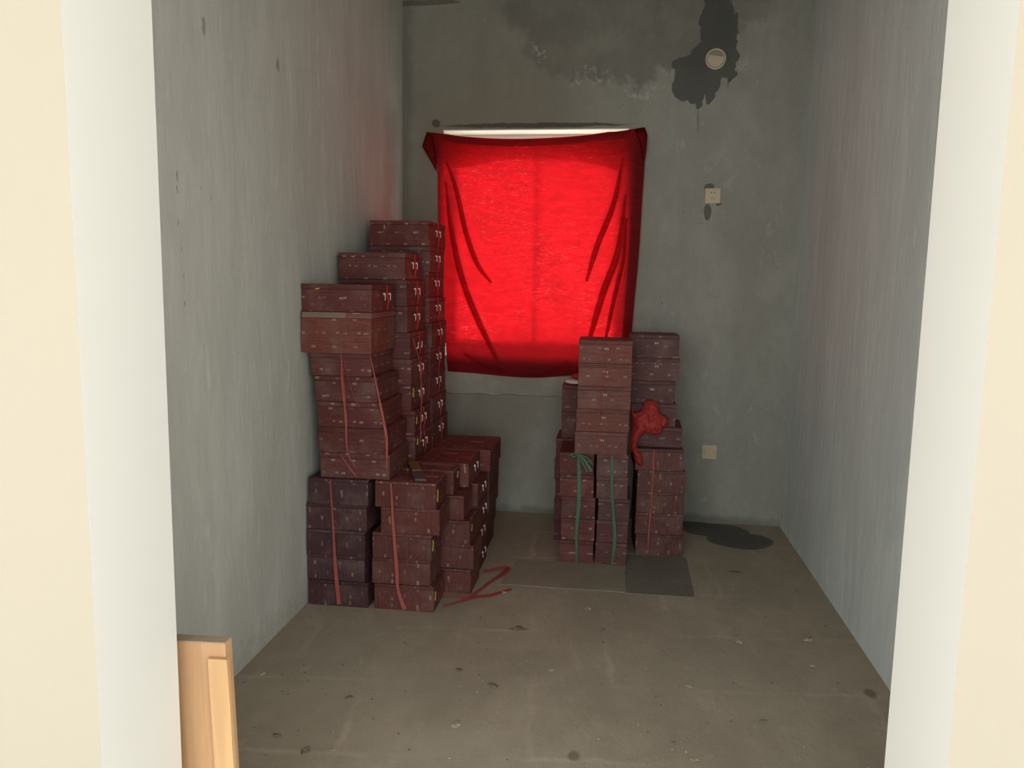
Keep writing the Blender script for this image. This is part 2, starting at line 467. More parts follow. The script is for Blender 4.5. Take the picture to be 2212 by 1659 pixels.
MAT['cloth_rag'] = cloth_mat('red_rag', (0.42, 0.040, 0.036), (0.5, 0.02, 0.02), 0.10)

TOP = [(-1.222, 2.431), (-1.121, 2.421), (-0.96, 2.400), (-0.698, 2.385), (-0.413, 2.391), (-0.16, 2.411), (0.061, 2.438), (0.118, 2.441)]
BOT = [(-1.082, 0.925), (-0.885, 0.917), (-0.674, 0.903), (-0.495, 0.902), (-0.26, 0.925), (0.04, 0.955), (0.075, 0.971)]
LEF = [(-1.222, 2.431), (-1.19, 2.35), (-1.168, 2.25), (-1.156, 2.19), (-1.148, 1.817), (-1.115, 1.38), (-1.082, 0.925)]
RIG = [(0.118, 2.441), (0.128, 2.294), (0.128, 2.186), (0.124, 2.049), (0.115, 1.687), (0.099, 1.404), (0.086, 1.146), (0.075, 0.971)]
def cv(pts, n):
    P = catmull([(p[0], p[1], 0) for p in pts], 8)
    L = [0]
    for a, b in zip(P, P[1:]): L.append(L[-1] + (b - a).length)
    out = []
    for i in range(n + 1):
        t = L[-1] * i / n
        j = max(0, min(len(L) - 2, next((q for q in range(len(L) - 1) if L[q + 1] >= t - 1e-9), len(L) - 2)))
        s = (t - L[j]) / max(1e-9, L[j + 1] - L[j])
        out.append(P[j].lerp(P[j + 1], s))
    return out
FOLDS = [([(-1.10, 2.26), (-1.03, 2.075), (-0.969, 1.818), (-0.892, 1.618), (-0.80, 1.50)], 0.020, 0.020),
         ([(-1.10, 2.13), (-1.058, 1.818), (-0.981, 1.5), (-0.858, 1.209), (-0.72, 0.95)], 0.024, 0.024),
         ([(-0.002, 2.27), (-0.048, 1.993), (-0.139, 1.741), (-0.20, 1.52)], 0.022, 0.020),
         ([(0.02, 2.05), (-0.011, 1.714), (-0.101, 1.429), (-0.185, 1.1)], 0.026, 0.022),
         ([(0.03, 1.91), (0.019, 1.658), (-0.029, 1.402), (-0.08, 1.10)], 0.016, 0.016),
         ([(-0.30, 1.02), (-0.45, 0.94), (-0.62, 0.935)], 0.02, 0.014),
         ([(-0.98, 1.05), (-0.85, 0.99), (-0.7, 0.955)], 0.02, 0.012)]
FP = [(catmull([(a, b, 0) for a, b in f[0]], 6), f[1], f[2]) for f in FOLDS]
def seg_dist(p, path):
    best = (9, 0)
    n = len(path) - 1
    for i in range(n):
        a, b = path[i], path[i + 1]
        d = b - a
        t = max(0, min(1, (p - a).dot(d) / d.length_squared))
        q = (p - a - d * t).length
        if q < best[0]: best = (q, (i + t) / n)
    return best
def drape_y(x, z):
    p = Vector((x, z, 0))
    y = YB - 0.030
    y -= 0.030 * max(0.0, math.sin(math.pi * min(1, max(0, (x + 1.13) / 1.16)))) * min(1, max(0, (z - 0.9) / 0.5)) * (1 if z < 2.2 else max(0, (2.44 - z) / 0.24))
    for path, w, amp in FP:
        d, t = seg_dist(p, path)
        if d < w * 3:
            y -= amp * math.exp(-(d / w) ** 2) * min(1, 4 * t + 0.25) * (0.3 + 0.7 * math.sin(math.pi * min(1, t + 0.12)))
    y += 0.004 * noise.noise(Vector((x * 3.1, z * 2.0, 1.3))) + 0.0012 * noise.noise(Vector((x * 22, z * 14, 5)))
    return min(y, YB - 0.013)
def cloth_bm(nu=110, nv=130):
    T_, B_, L_, R_ = cv(TOP, nu), cv(BOT, nu), cv(LEF, nv), cv(RIG, nv)
    bm = bmesh.new()
    g = []
    for j in range(nv + 1):
        v = j / nv
        row = []
        for i in range(nu + 1):
            u = i / nu
            p = T_[i] * (1 - v) + B_[i] * v + L_[j] * (1 - u) + R_[j] * u
            p -= T_[0] * (1 - u) * (1 - v) + T_[nu] * u * (1 - v) + B_[0] * (1 - u) * v + B_[nu] * u * v
            row.append(bm.verts.new((p.x, drape_y(p.x, p.y), p.y)))
        g.append(row)
    for j in range(nv):
        for i in range(nu):
            bm.faces.new((g[j][i], g[j][i + 1], g[j + 1][i + 1], g[j + 1][i]))
    return bm
cl = empty('window_cloth', (-0.55, YB - 0.03, 2.41))
tag(cl, 'large translucent bright red cloth hung over the window', 'cloth')
def at_root(o, root):
    o.matrix_parent_inverse = Matrix.Translation(-root.location); return o
def strip(path3, w0, w1, yoff, name, mat, jitter=0.0):
    """a lapped fold of cloth lying just behind the sheet"""
    bm = bmesh.new()
    rows = []
    n = len(path3) - 1
    for i, p in enumerate(path3):
        d = (path3[min(i + 1, n)] - path3[max(i - 1, 0)]).normalized()
        s = Vector((d.y, -d.x, 0))
        t = i / n
        w = w0 + (w1 - w0) * t
        w *= max(0.15, math.sin(math.pi * min(0.96, max(0.04, t))) ** 0.4)
        row = []
        for k_ in range(7):
            o = (k_ / 6 - 0.5)
            q = p + s * (o * w)
            row.append(bm.verts.new((q.x, drape_y(q.x, q.y) + yoff - 0.004 * math.cos(o * math.pi), q.y)))
        rows.append(row)
    for i in range(n):
        for k_ in range(6):
            bm.faces.new((rows[i][k_], rows[i][k_ + 1], rows[i + 1][k_ + 1], rows[i + 1][k_]))
    return at_root(obj(name, bm, mat, cl, True), cl)
at_root(obj('sheet', cloth_bm(), MAT['cloth'], cl, True), cl)
for path, w, amp in FP:
    strip(path, w * 1.3, w * 1.9, 0.006, 'fold', MAT['cloth'])
# extra cloth layer added behind the sheet, shaped to darken its top
bm = bmesh.new()
rows = []
for i in range(41):
    u = i / 40
    x = WX0 + 0.010 + u * (WX1 - WX0 - 0.020)
    dep = 0.105 + 0.13 * abs(2 * u - 0.95) ** 2.2 + 0.012 * noise.noise(Vector((x * 5, 0, 2)))
    zt = min(WZ1 - 0.015, 2.392 + 0.05 * (2 * u - 0.85) ** 2)
    rows.append([bm.verts.new((x, YB - 0.034 + 0.085 * (k_ / 6) ** 0.7, zt - 0.012 - dep * k_ / 6)) for k_ in range(7)])
for i in range(40):
    for k_ in range(6): bm.faces.new((rows[i][k_], rows[i][k_ + 1], rows[i + 1][k_ + 1], rows[i + 1][k_]))
at_root(obj('top_darkening_layer', bm, MAT['cloth'], cl, True), cl)
# doubled hem along the top and the two folded-back upper corners
hem = [p - Vector((0, 0.022, 0)) for p in cv(TOP, 60)]
bm = bmesh.new()
rows = []
for p in hem:
    rows.append([bm.verts.new((p.x, drape_y(p.x, p.y) - 0.006 - 0.003 * math.sin(k_ / 5 * math.pi), p.y + 0.022 - 0.044 * k_ / 5)) for k_ in range(6)])
for i in range(len(rows) - 1):
    for k_ in range(5): bm.faces.new((rows[i][k_], rows[i][k_ + 1], rows[i + 1][k_ + 1], rows[i + 1][k_]))
at_root(obj('hem', bm, MAT['cloth'], cl, True), cl)
def flap(poly, name):
    bm = bmesh.new()
    cx_ = sum(p[0] for p in poly) / len(poly); cz_ = sum(p[1] for p in poly) / len(poly)
    c0 = bm.verts.new((cx_, YB - 0.062, cz_))
    ring = [bm.verts.new((x, YB - 0.040 - d, z)) for x, z, d in poly]
    c1 = bm.verts.new((cx_, YB - 0.038, cz_))
    for a, b in zip(ring, ring[1:] + ring[:1]):
        bm.faces.new((a, b, c0)); bm.faces.new((b, a, c1))
    bmesh.ops.subdivide_edges(bm, edges=bm.edges[:], cuts=2, use_grid_fill=True)
    for v in bm.verts:
        v.co.y += 0.006 * noise.noise(v.co * 18)
    at_root(obj(name, bm, MAT['cloth'], cl, True), cl)
flap([(-1.222, 2.433, 0), (-1.238, 2.385, .01), (-1.250, 2.345, .012), (-1.225, 2.30, .01), (-1.194, 2.25, .004), (-1.16, 2.19, 0), (-1.165, 2.30, 0), (-1.185, 2.40, 0)], 'folded_corner')
flap([(0.06, 2.438, 0), (0.124, 2.447, .004), (0.142, 2.40, .012), (0.138, 2.30, .014), (0.128, 2.22, .008), (0.118, 2.26, 0), (0.098, 2.36, 0)], 'folded_corner')
# wide right selvedge that lies against the wall, doubled
bm = bmesh.new()
rows = []
R60 = cv(RIG, 50)
for p in R60[3:46]:
    rows.append([bm.verts.new((p.x - 0.058 * k_ / 4 + 0.002, drape_y(p.x - 0.058 * k_ / 4, p.y) - 0.005, p.y)) for k_ in range(5)])
for i in range(len(rows) - 1):
    for k_ in range(4): bm.faces.new((rows[i][k_], rows[i][k_ + 1], rows[i + 1][k_ + 1], rows[i + 1][k_]))
at_root(obj('side_hem', bm, MAT['cloth'], cl, True), cl)

# ------------------------------------------------------------------ brocade box material
def brocade(name, base, rot=False, tagc=(0.42, 0.30, 0.25), amt=1.0):
    k = NT(name, 0.62, 0.35)
    UV = k.tc.outputs['UV']
    oi = k.n('ShaderNodeObjectInfo')
    rnd = oi.outputs['Random']
    off = k.n('ShaderNodeCombineXYZ')
    k.put(off.inputs[0], k.math('MULTIPLY', rnd, 3.17)); k.put(off.inputs[1], k.math('MULTIPLY', rnd, 7.31))
    U = k.vmath('ADD', UV, off.outputs[0])
    if rot:
        mp = k.n('ShaderNodeMapping'); mp.inputs['Rotation'].default_value = (0, 0, math.pi / 2)
        k.link(U, mp.inputs[0]); U = mp.outputs[0]
    # ribbed weave, lines along u
    rib = k.noise(k.scale(U, (6, 420, 1)), 1.0, 3, 0.6)
    rib2 = k.noise(k.scale(U, (22, 90, 1)), 1.0, 4, 0.65)
    dust = k.noise(k.scale(U, (7, 5, 1)), 1.0, 4, 0.6)
    c = k.mix(k.ramp(rib, 0.3, 0.7), tuple(x * 0.62 for x in base), tuple(min(1, x * 1.38) for x in base))
    c = k.mix(k.ramp(rib2, 0.42, 0.72, 0, 0.45), c, tuple(x * 0.45 for x in base))
    c = k.mix(k.ramp(dust, 0.45, 0.8, 0, 0.25), c, (0.30, 0.24, 0.2))
    # woven motifs: small square seals and oval medallions on staggered lattices
    sx = k.n('ShaderNodeSeparateXYZ'); k.link(U, sx.inputs[0])
    u, v = sx.outputs[0], sx.outputs[1]
    def motif(pu, pv, ou, ov, hu, hv, oval):
        vv = k.math('DIVIDE', k.math('ADD', v, ov), pv)
        row = k.math('FLOOR', vv)
        fv = k.math('MULTIPLY', k.math('SUBTRACT', k.math('SUBTRACT', vv, row), 0.5), pv)
        par = k.math('MULTIPLY', k.math('MODULO', k.math('ABSOLUTE', row), 2.0), 0.5)
        uu = k.math('ADD', k.math('DIVIDE', k.math('ADD', u, ou), pu), par)
        fu = k.math('MULTIPLY', k.math('SUBTRACT', k.math('FRACT', uu), 0.5), pu)
        a = k.math('DIVIDE', k.math('ABSOLUTE', fu), hu); b = k.math('DIVIDE', k.math('ABSOLUTE', fv), hv)
        if oval:
            d = k.math('SQRT', k.math('ADD', k.math('MULTIPLY', a, a), k.math('MULTIPLY', b, b)))
        else:
            d = k.math('MAXIMUM', a, b)
        return k.ramp(d, 1.0, 0.8)
    m1 = motif(0.096, 0.060, 0.01, 0.008, 0.0105, 0.0056, False)
    m2 = motif(0.096, 0.120, 0.041, 0.036, 0.0095, 0.0052, True)
    m3 = motif(0.048, 0.120, 0.0, 0.066, 0.0045, 0.0030, False)
    ms = k.math('MAXIMUM', k.math('MAXIMUM', m1, m2), k.math('MULTIPLY', m3, 0.4))
    glyph = k.ramp(k.noise(k.scale(U, (520, 380, 1)), 1.0, 1), 0.40, 0.56, 0.25, 1.0)
    wear = k.ramp(k.noise(k.scale(U, (16, 16, 1)), 1.0, 2), 0.35, 0.62, 0.1, 1.0)
    ms = k.math('MULTIPLY', k.math('MULTIPLY', ms, glyph), k.math('MULTIPLY', wear, 0.72 * amt))
    c = k.mix(ms, c, tagc)
    hs = k.n('ShaderNodeHueSaturation')
    k.put(hs.inputs['Value'], k.math('ADD', k.math('MULTIPLY', rnd, 0.34), 0.83))
    k.put(hs.inputs['Saturation'], k.math('ADD', k.math('MULTIPLY', k.math('FRACT', k.math('MULTIPLY', rnd, 7.7)), 0.16), 0.92))
    k.link(c, hs.inputs['Color'])
    k.color(hs.outputs[0])
    k.bump(k.math('ADD', rib, k.math('MULTIPLY', rib2, 0.6)), 0.25, 0.002)
    return k.m
MAT['maroon'] = brocade('maroon_brocade', (0.1092, 0.0267, 0.0249))
MAT['maroon_v'] = brocade('maroon_brocade_upright', (0.1204, 0.0327, 0.0275), rot=True)
MAT['plum_v'] = brocade('plum_brocade_upright', (0.0662, 0.0267, 0.0318), rot=True, amt=0.8)
MAT['maroon_light'] = brocade('faded_maroon_brocade', (0.1600, 0.0507, 0.0396))
MAT['maroon_grey'] = brocade('greyed_maroon_brocade', (0.1066, 0.0396, 0.0387))
MAT['maroon_grey_v'] = brocade('greyed_maroon_brocade_upright', (0.1144, 0.0430, 0.0404), rot=True)
MAT['silver'] = simple('nickel_clasp', (0.86, 0.84, 0.80), 0.28, 1.0, 0.05)
MAT['bone'] = simple('pale_pin', (0.85, 0.82, 0.76), 0.35, 0.0, 0.04, spec=0.7)
MAT['ribbon_red'] = simple('red_satin', (0.62, 0.045, 0.05), 0.4, 0, 0.15, 80)
MAT['strap_red'] = simple('faded_red_plastic_ribbon', (0.36, 0.085, 0.07), 0.45, 0, 0.25, 120)
MAT['strap_dark'] = simple('dark_red_plastic_ribbon', (0.30, 0.045, 0.038), 0.45, 0, 0.25, 120)
MAT['strap_green'] = simple('green_plastic_ribbon', (0.085, 0.175, 0.115), 0.4, 0, 0.25, 120)
MAT['yellow'] = simple('yellow_tape', (0.62, 0.42, 0.09), 0.5, 0, 0.1)
MAT['sticker'] = simple('dull_pink_label', (0.22, 0.12, 0.11), 0.6, 0, 0.08)
MAT['paper_tape'] = simple('dusty_paper_strip', (0.20, 0.145, 0.11), 0.8, 0, 0.12)

MESH = {}
def uv_box_mesh(key, w, d, h, bev, scl=1.0):
    key = (key, round(w, 3), round(d, 3), round(h, 3))
    if key in MESH: return MESH[key]
    bm = bmesh.new()
    add_box(bm, -w / 2, w / 2, -d / 2, d / 2, 0, h, bev, 2)
    bmesh.ops.recalc_face_normals(bm, faces=bm.faces[:])
    uvl = bm.loops.layers.uv.new('UVMap')
    for f in bm.faces:
        n = f.normal
        ax = max(range(3), key=lambda i: abs(n[i]))
        for lp in f.loops:
            co = lp.vert.co
            if ax == 0: uv = (co.y + 0.31, co.z)
            elif ax == 1: uv = (co.x, co.z + 0.013)
            else: uv = (co.x + 0.17, co.y + 0.23)
            lp[uvl].uv = uv
    me = bpy.data.meshes.new(key[0])
    bm.to_mesh(me); bm.free()
    MESH[key] = me
    return me

def clasp_mesh():
    if 'clasp' in MESH: return MESH['clasp']
    bm = bmesh.new()
    # faces -y; rosette plate, staple bar and hanging pin
    for a, r in ((0, 0.0046), (0.0075, 0.0036), (-0.0075, 0.0036)):
        add_cyl(bm, (a, -0.0012, 0), (0, 1, 0), r, 0.0024, 10)
    add_cyl(bm, (0, -0.0030, 0.001), (1, 0, 0), 0.0014, 0.017, 8)
    add_box(bm, 0.0028, 0.0064, -0.0062, -0.0032, -0.030, 0.003, 0.0006)
    me = bpy.data.meshes.new('clasp')
    bmesh.ops.recalc_face_normals(bm, faces=bm.faces[:])
    bm.to_mesh(me); bm.free()
    me.materials.append(MAT['bone'])
    MESH['clasp'] = me
    return me
def ribbon_mesh(h, lid, bulge, seed):
    rnd = random.Random(seed)
    z0 = h + 0.0
    pts = [(0, -0.0012, h + 0.0025 - 0.004), (rnd.uniform(-.001, .001), -0.003, h - lid), (rnd.uniform(-.002, .002), -0.004, h * 0.60),
           (0.003, -0.007, h * 0.42), (0.004 + rnd.uniform(-.002, .002), -0.0045, h * 0.28), (0.0, -0.002, 0.006)]
    return ribbon_bm(pts, [0.008, 0.008, 0.009, 0.011 * bulge, 0.014 * bulge, 0.009, 0.006], (0, -1, 0), 0.0008, 5, 0.001)

GROUP_L = 'maroon brocade gift boxes piled on the left'
GROUP_R = 'maroon brocade gift boxes piled on the right'
NB = 0
def gift_box(x0, x1, y0, y1, z0, h, label, mat='maroon', yaw=0.0, clasp=None, group=GROUP_L, lid=0.020, upside=False, ribbon=True,
             yellow=None, sticker=None, paper=False, cpos=None, bulge=1.0, clasp_z=None, gold=None):
    """clasp: 'x' = right side, 'f' = front"""
    global NB
    NB += 1
    w, d = x1 - x0, y1 - y0
    root = empty('gift_box', ((x0 + x1) / 2, (y0 + y1) / 2, z0), yaw)
    tag(root, label, 'box', group)
    h = h - 0.0012
    b = obj('body', uv_box_mesh('body', w, d, h - lid - 0.0014, 0.0022), None, root)
    ov = 0.0006 if lid < 0.018 else 0.003
    l = obj('lid', uv_box_mesh('lid', w + ov, d + ov, lid, 0.0028), None, root)
    l.location = (0, 0, h - lid)
    neck = obj('inner_rim', uv_box_mesh('inner_rim', w - 0.008, d - 0.008, 0.006, 0.0005), None, root)
    neck.location = (0, 0, h - lid - 0.004)
    for o in (b, l, neck):
        if not o.data.materials: o.data.materials.append(MAT[mat])
        o.material_slots[0].link = 'OBJECT'; o.material_slots[0].material = MAT[mat]
    if clasp:
        if clasp == 'x':
            face, rz, cp = w / 2 + 0.0018, math.pi / 2, 0.0 if cpos is None else cpos
            place = lambda s, z: (face, cp + s, z)
        else:
            face, rz, cp = -d / 2 - 0.0018, 0.0, 0.0 if cpos is None else cpos
            place = lambda s, z: (cp + s, face, z)
        cz = h * (0.66 if clasp_z is None else clasp_z)
        gap = 0.040 if clasp == 'x' else 0.006
        for s in ((-gap, gap) if clasp == 'x' else (-gap, gap)):
            c = obj('clasp', clasp_mesh(), None, root)
            c.location = place(s, cz if not upside else h * 0.35)
            c.rotation_euler = (0, math.pi if False else 0, rz)
            sc = 1.0 if clasp == 'x' else 0.55
            c.scale = (sc * 1.15 if clasp == 'x' else sc, sc, sc * (-1 if upside else 1) * (1 if clasp == 'x' else .5))
            tag(c, 'small silver toggle clasp with pale pin')
        if ribbon and clasp == 'x':
            r = obj('ribbon', ribbon_mesh(h, lid, bulge, NB), MAT['ribbon_red'], root)
            r.location = place(0, 0); r.rotation_euler = (0, 0, rz)
            r.scale = (1.7, 1, 1)
            tag(r, 'bright red ribbon')
    if yellow:
        yy, zz, hh = yellow
        bm = bmesh.new()
        n = 6
        rnd = random.Random(NB)
        ribbon_bm([(0, 0, hh / 2), (0.002, -0.002, hh * .15), (-0.001, -0.001, -hh * .2), (0.002, -0.002, -hh / 2)], [0.009, 0.014, 0.018, 0.012], (0, -1, 0), 0.0008, 4, 0.001, bm)
        y_ = obj('yellow_tag', bm, MAT['yellow'], root)
        y_.location = (w / 2 + 0.0028, -d / 2 + yy, zz); y_.rotation_euler = (0, 0, math.pi / 2); y_.scale = (1.7, 1, 1)
        tag(y_, 'small yellow tag')
    if gold:
        gx, gz = gold
        bm = ribbon_bm([(0, 0, 0.010), (0.006, -0.001, 0.006), (0.002, -0.001, 0.0), (0.007, -0.001, -0.006), (0.0, 0, -0.011)] if gz < h - lid - 0.01 else [(-0.012, 0, -0.001), (0, -0.001, 0.0), (0.01, 0, 0.003)],
                       [0.003, 0.004, 0.005, 0.003], (0, -1, 0), 0.0006, 4, 0.0005)
        g_ = obj('gold_thread', bm, MAT['yellow'], root); g_.location = (gx, -d / 2 - 0.0022, gz)
        tag(g_, 'loose gold thread')
    if sticker:
        for (sx_, sy_, sw, sd) in sticker:
            s_o = obj('sticker', box_bm(-sw / 2, sw / 2, -sd / 2, sd / 2, 0, 0.0007), MAT['sticker'], root)
            s_o.location = (sx_, sy_, h + 0.0004)
            tag(s_o, 'dull pink paper label')
    if paper:
        s_o = obj('paper_strip', box_bm(-w / 2 + 0.006, w * 0.14, -0.0008, 0, 0.001, lid - 0.001), MAT['paper_tape'], root)
        s_o.location = (0, -d / 2 - 0.0018, h - lid)
        tag(s_o, 'dusty tan paper strip on the lid edge')
    return root

def level_word(i, n):
    if i == n - 1: return 'topmost'
    if i == 0: return 'lowest'
    return {1: 'second', 2: 'third', 3: 'fourth', 4: 'fifth', 5: 'sixth', 6: 'seventh', 7: 'eighth'}[i] + ' lowest'

# --- left pile, ground tier
HB = 0.121
A = [(-1.380, -1.102), (-1.384, -1.098), (-1.384, -1.108), (-1.386, -1.112), (-1.378, -1.10)]
# order from the bottom
A = [(-1.380, -1.096), (-1.384, -1.112), (-1.386, -1.108), (-1.385, -1.100), (-1.372, -1.092)]
for i, (a, b) in enumerate(A):
    gift_box(a, b, 3.312 + 0.004 * (i % 2), 3.592, i * HB, HB, f'dark plum brocade box, {level_word(i, 5)} in the front stack against the left wall', 'plum_v', lid=0.014)
B = [(808, 940), (798, 926), (800, 931), (821, 948), (808, 941)]
B = [(-1.066, -0.786), (-1.079, -0.806), (-1.074, -0.797), (-1.035, -0.764), (-1.060, -0.778)]
yel = [(0.012, 0.075, 0.04), None, (0.012, 0.07, 0.05), None, (0.014, 0.062, 0.055)]
for i, (a, b) in enumerate(B):
    gift_box(a, b, 3.316 + 0.006 * ((i * 3) % 4) / 3, 3.520 + 0.01 * (i % 2), i * HB, HB,
             f'maroon brocade box, {level_word(i, 5)} in the second front stack', 'maroon_v', lid=0.014, yellow=yel[i],
             sticker=[(0.09, 0.03, 0.06, 0.035)] if i == 4 else None, yaw=[0, 0.01, -0.012, 0.02, 0.0][i])
Cc = [(-0.792, -0.662), (-0.79, -0.652), (-0.76, -0.668), (-0.742, -0.696)]
Cc = [(-0.930, -0.660), (-0.926, -0.650), (-0.936, -0.668), (-0.962, -0.700)]
for i, (a, b) in enumerate(Cc):
    gift_box(a, b, 3.56 + 0.006 * (i % 2), 3.79, i * HB, HB,
             f'reddish maroon box, {level_word(i, 4)} in the low stack behind the second front stack', 'maroon_v', lid=0.014,
             yellow=(0.03, 0.08, 0.03) if i == 2 else None)
gift_box(-1.02, -0.752, 3.572, 3.716, 4 * HB, HB, 'small maroon box with yellow tag, atop the low pile behind the front stack', 'maroon_v', lid=0.014,
         yellow=(0.075, 0.085, 0.032), sticker=[(0.03, 0.04, 0.16, 0.035)])
DX = [(-1.02, -0.672), (-1.026, -0.678), (-1.018, -0.672), (-1.022, -0.676), (-1.03, -0.708)]
for i, (a, b) in enumerate(DX):
    y0 = 3.81 if i < 4 else 3.728
    gift_box(a, b, y0, 4.095 if i < 4 else 4.045, i * HB, HB,
             f'dark maroon box with silver clasps, {level_word(i, 5)} in the fourth low stack', 'maroon_v', lid=0.014, clasp='x', ribbon=False,
             sticker=[(0.02, 0.06, 0.075, 0.03)] if i == 4 else None, cpos=0.02)
EX = [(-1.0, -0.690), (-0.995, -0.680), (-0.99, -0.668), (-0.988, -0.666), (-0.985, -0.655)]
for i, (a, b) in enumerate(EX):
    gift_box(a, b, 4.115 if i < 4 else 4.065, 4.455 if i < 4 else 4.445, i * HB, HB,
             f'dark maroon box, {level_word(i, 5)} in the farthest low stack on the left', 'maroon', lid=0.014,
             sticker=[(0.055, 0.02, 0.075, 0.03)] if i == 4 else None)
# boxes further in along the wall that carry the upper stacks
for j, (ya, yb) in enumerate(((3.61, 3.90), (3.92, 4.21), (4.23, 4.50))):
    for i in range(5):
        gift_box(-1.378, -1.045, ya, yb, i * HB, HB, 'maroon box hidden low against the left wall', 'maroon_v', lid=0.014,
                 group='hidden boxes low against the left wall')
Z1 = 5 * HB + 0.0005
# --- left pile, upper tier: three tall stacks, each further back
S1 = [(-1.322, -0.998, .117, 'maroon'), (-1.326, -1.012, .117, 'maroon'), (-1.330, -1.030, .117, 'maroon'), (-1.340, -1.050, .117, 'maroon'),
      (-1.360, -1.078, .105, 'maroon'), (-1.386, -1.066, .182, 'maroon_light'), (-1.384, -1.064, .122, 'maroon')]
z = Z1
for i, (a, b, h, m) in enumerate(S1):
    n = len(S1)
    extra = ['', '', '', '', '', '', '']
    lab = f'maroon brocade box, {level_word(i, n)} in the nearest tall stack'
    if i == 5: lab = 'taller faded maroon box with a tan paper strip, in the nearest tall stack'
    if i == 6: lab = 'maroon box with silver clasps and red ribbon, topping the nearest tall stack'
    gift_box(a, b, 3.33 if i < 5 else (3.29 if i == 5 else 3.302), 3.66 if i < 5 else 3.665, z, h, lab, m, clasp='x' if i == 6 else None, paper=i == 5,
             lid=0.022 if i != 5 else 0.026, yaw=[0.01, -0.012, 0.008, -0.006, 0.0, 0.006, -0.01][i],
             yellow=None, cpos=0.03, gold=(-0.085, 0.100) if i == 6 else None)
    z += h
z = Z1
n2 = 8
for i in range(n2):
    h = 0.1288
    t = i / (n2 - 1)
    x1 = -0.975 - 0.052 * t + 0.004 * math.sin(i * 2.3)
    gift_box(x1 - 0.332, x1, 3.70, 4.055 - 0.01 * (i % 2), z, h, f'maroon box with red ribbon, {level_word(i, n2)} in the middle tall stack', 'maroon',
             yaw=0.012 * math.sin(i * 1.9), clasp='x', upside=(i == 4), lid=0.022, bulge=1.0 + 0.5 * (i == 3), gold=(-0.09, 0.108) if i == 7 else None,
             yellow={0: (0.03, 0.10, 0.03), 1: (0.02, 0.08, 0.034), 2: (0.025, 0.09, 0.045)}.get(i))
    z += h
z = Z1
n3 = 9
for i in range(n3):
    h = 0.1350
    t = i / (n3 - 1)
    x1 = -0.982 - 0.022 * t + 0.006 * math.sin(i * 1.7 + 1)
    gift_box(x1 - 0.325, x1, 4.082, 4.452 - 0.012 * (i % 2), z, h, f'maroon box with red ribbon, {level_word(i, n3)} in the rear tall stack', 'maroon',
             yaw=0.014 * math.sin(i * 2.1), clasp='x', lid=0.022, gold=(-0.085, 0.100) if i == 8 else None)
    z += h

# --- right pile
def stack(n, x0, x1, y0, y1, z0, h, where, mat, yaw=0.0, jit=0.004, clasp=None, group=GROUP_R, adj='maroon brocade', lean=0.0, jx=None, lid=0.02, cpos=None):
    for i in range(n):
        dx = (jx[i] if jx else jit * math.sin(i * 2.4 + x0 * 9)) + lean * i
        gift_box(x0 + dx, x1 + dx, y0 + 0.003 * math.sin(i * 1.3), y1, z0 + i * h, h, f'{adj} box, {level_word(i, n)} {where}', mat, yaw=yaw + 0.006 * math.sin(i * 1.7),
                 clasp=clasp, group=group, lid=lid, cpos=cpos)
stack(5, -0.272, -0.090, 4.085, 4.385, 0, 0.1218, 'in the floor stack under the left green ribbon', 'maroon', 0.012, jx=[0.0, 0.004, 0.004, -0.006, -0.010])
stack(5, -0.074, 0.092, 4.085, 4.385, 0, 0.1214, 'in the floor stack under the right green ribbon', 'maroon_grey', 0.0, jx=[-0.002, 0.0, 0.006, -0.006, -0.010])
stack(5, 0.130, 0.392, 4.275, 4.60, 0, 0.1216, 'in the wide floor stack at the right', 'maroon_grey_v', 0.05, jx=[0.004, -0.002, 0.0, 0.002, -0.014], lid=0.014)
gift_box(0.098, 0.376, 4.325, 4.615, 0.6085, 0.113, 'maroon box just under the crumpled red rag', 'maroon_grey', yaw=-0.02, group=GROUP_R)
stack(4, 0.068, 0.336, 4.335, 4.61, 0.722, 0.1275, 'in the upper stack farthest right', 'maroon_grey', 0.01, jx=[0.0, -0.014, 0.008, 0.003], clasp='f', cpos=0.01)
stack(5, -0.330, -0.055, 4.44, 4.72, 0, 0.1225, 'behind the left green-ribboned stack', 'maroon', 0.0)
stack(2, -0.300, -0.03, 4.445, 4.715, 0.613, 0.155, 'of two peeking out under the white wrapper', 'maroon', 0.0)
stack(5, -0.200, 0.076, 4.055, 4.345, 0.6098, 0.1208, 'in the upper stack overlapping the red window cloth', 'maroon_light', 0.014, jx=[-0.004, 0.0, 0.004, 0.006, 0.004], clasp='f', cpos=0.004)

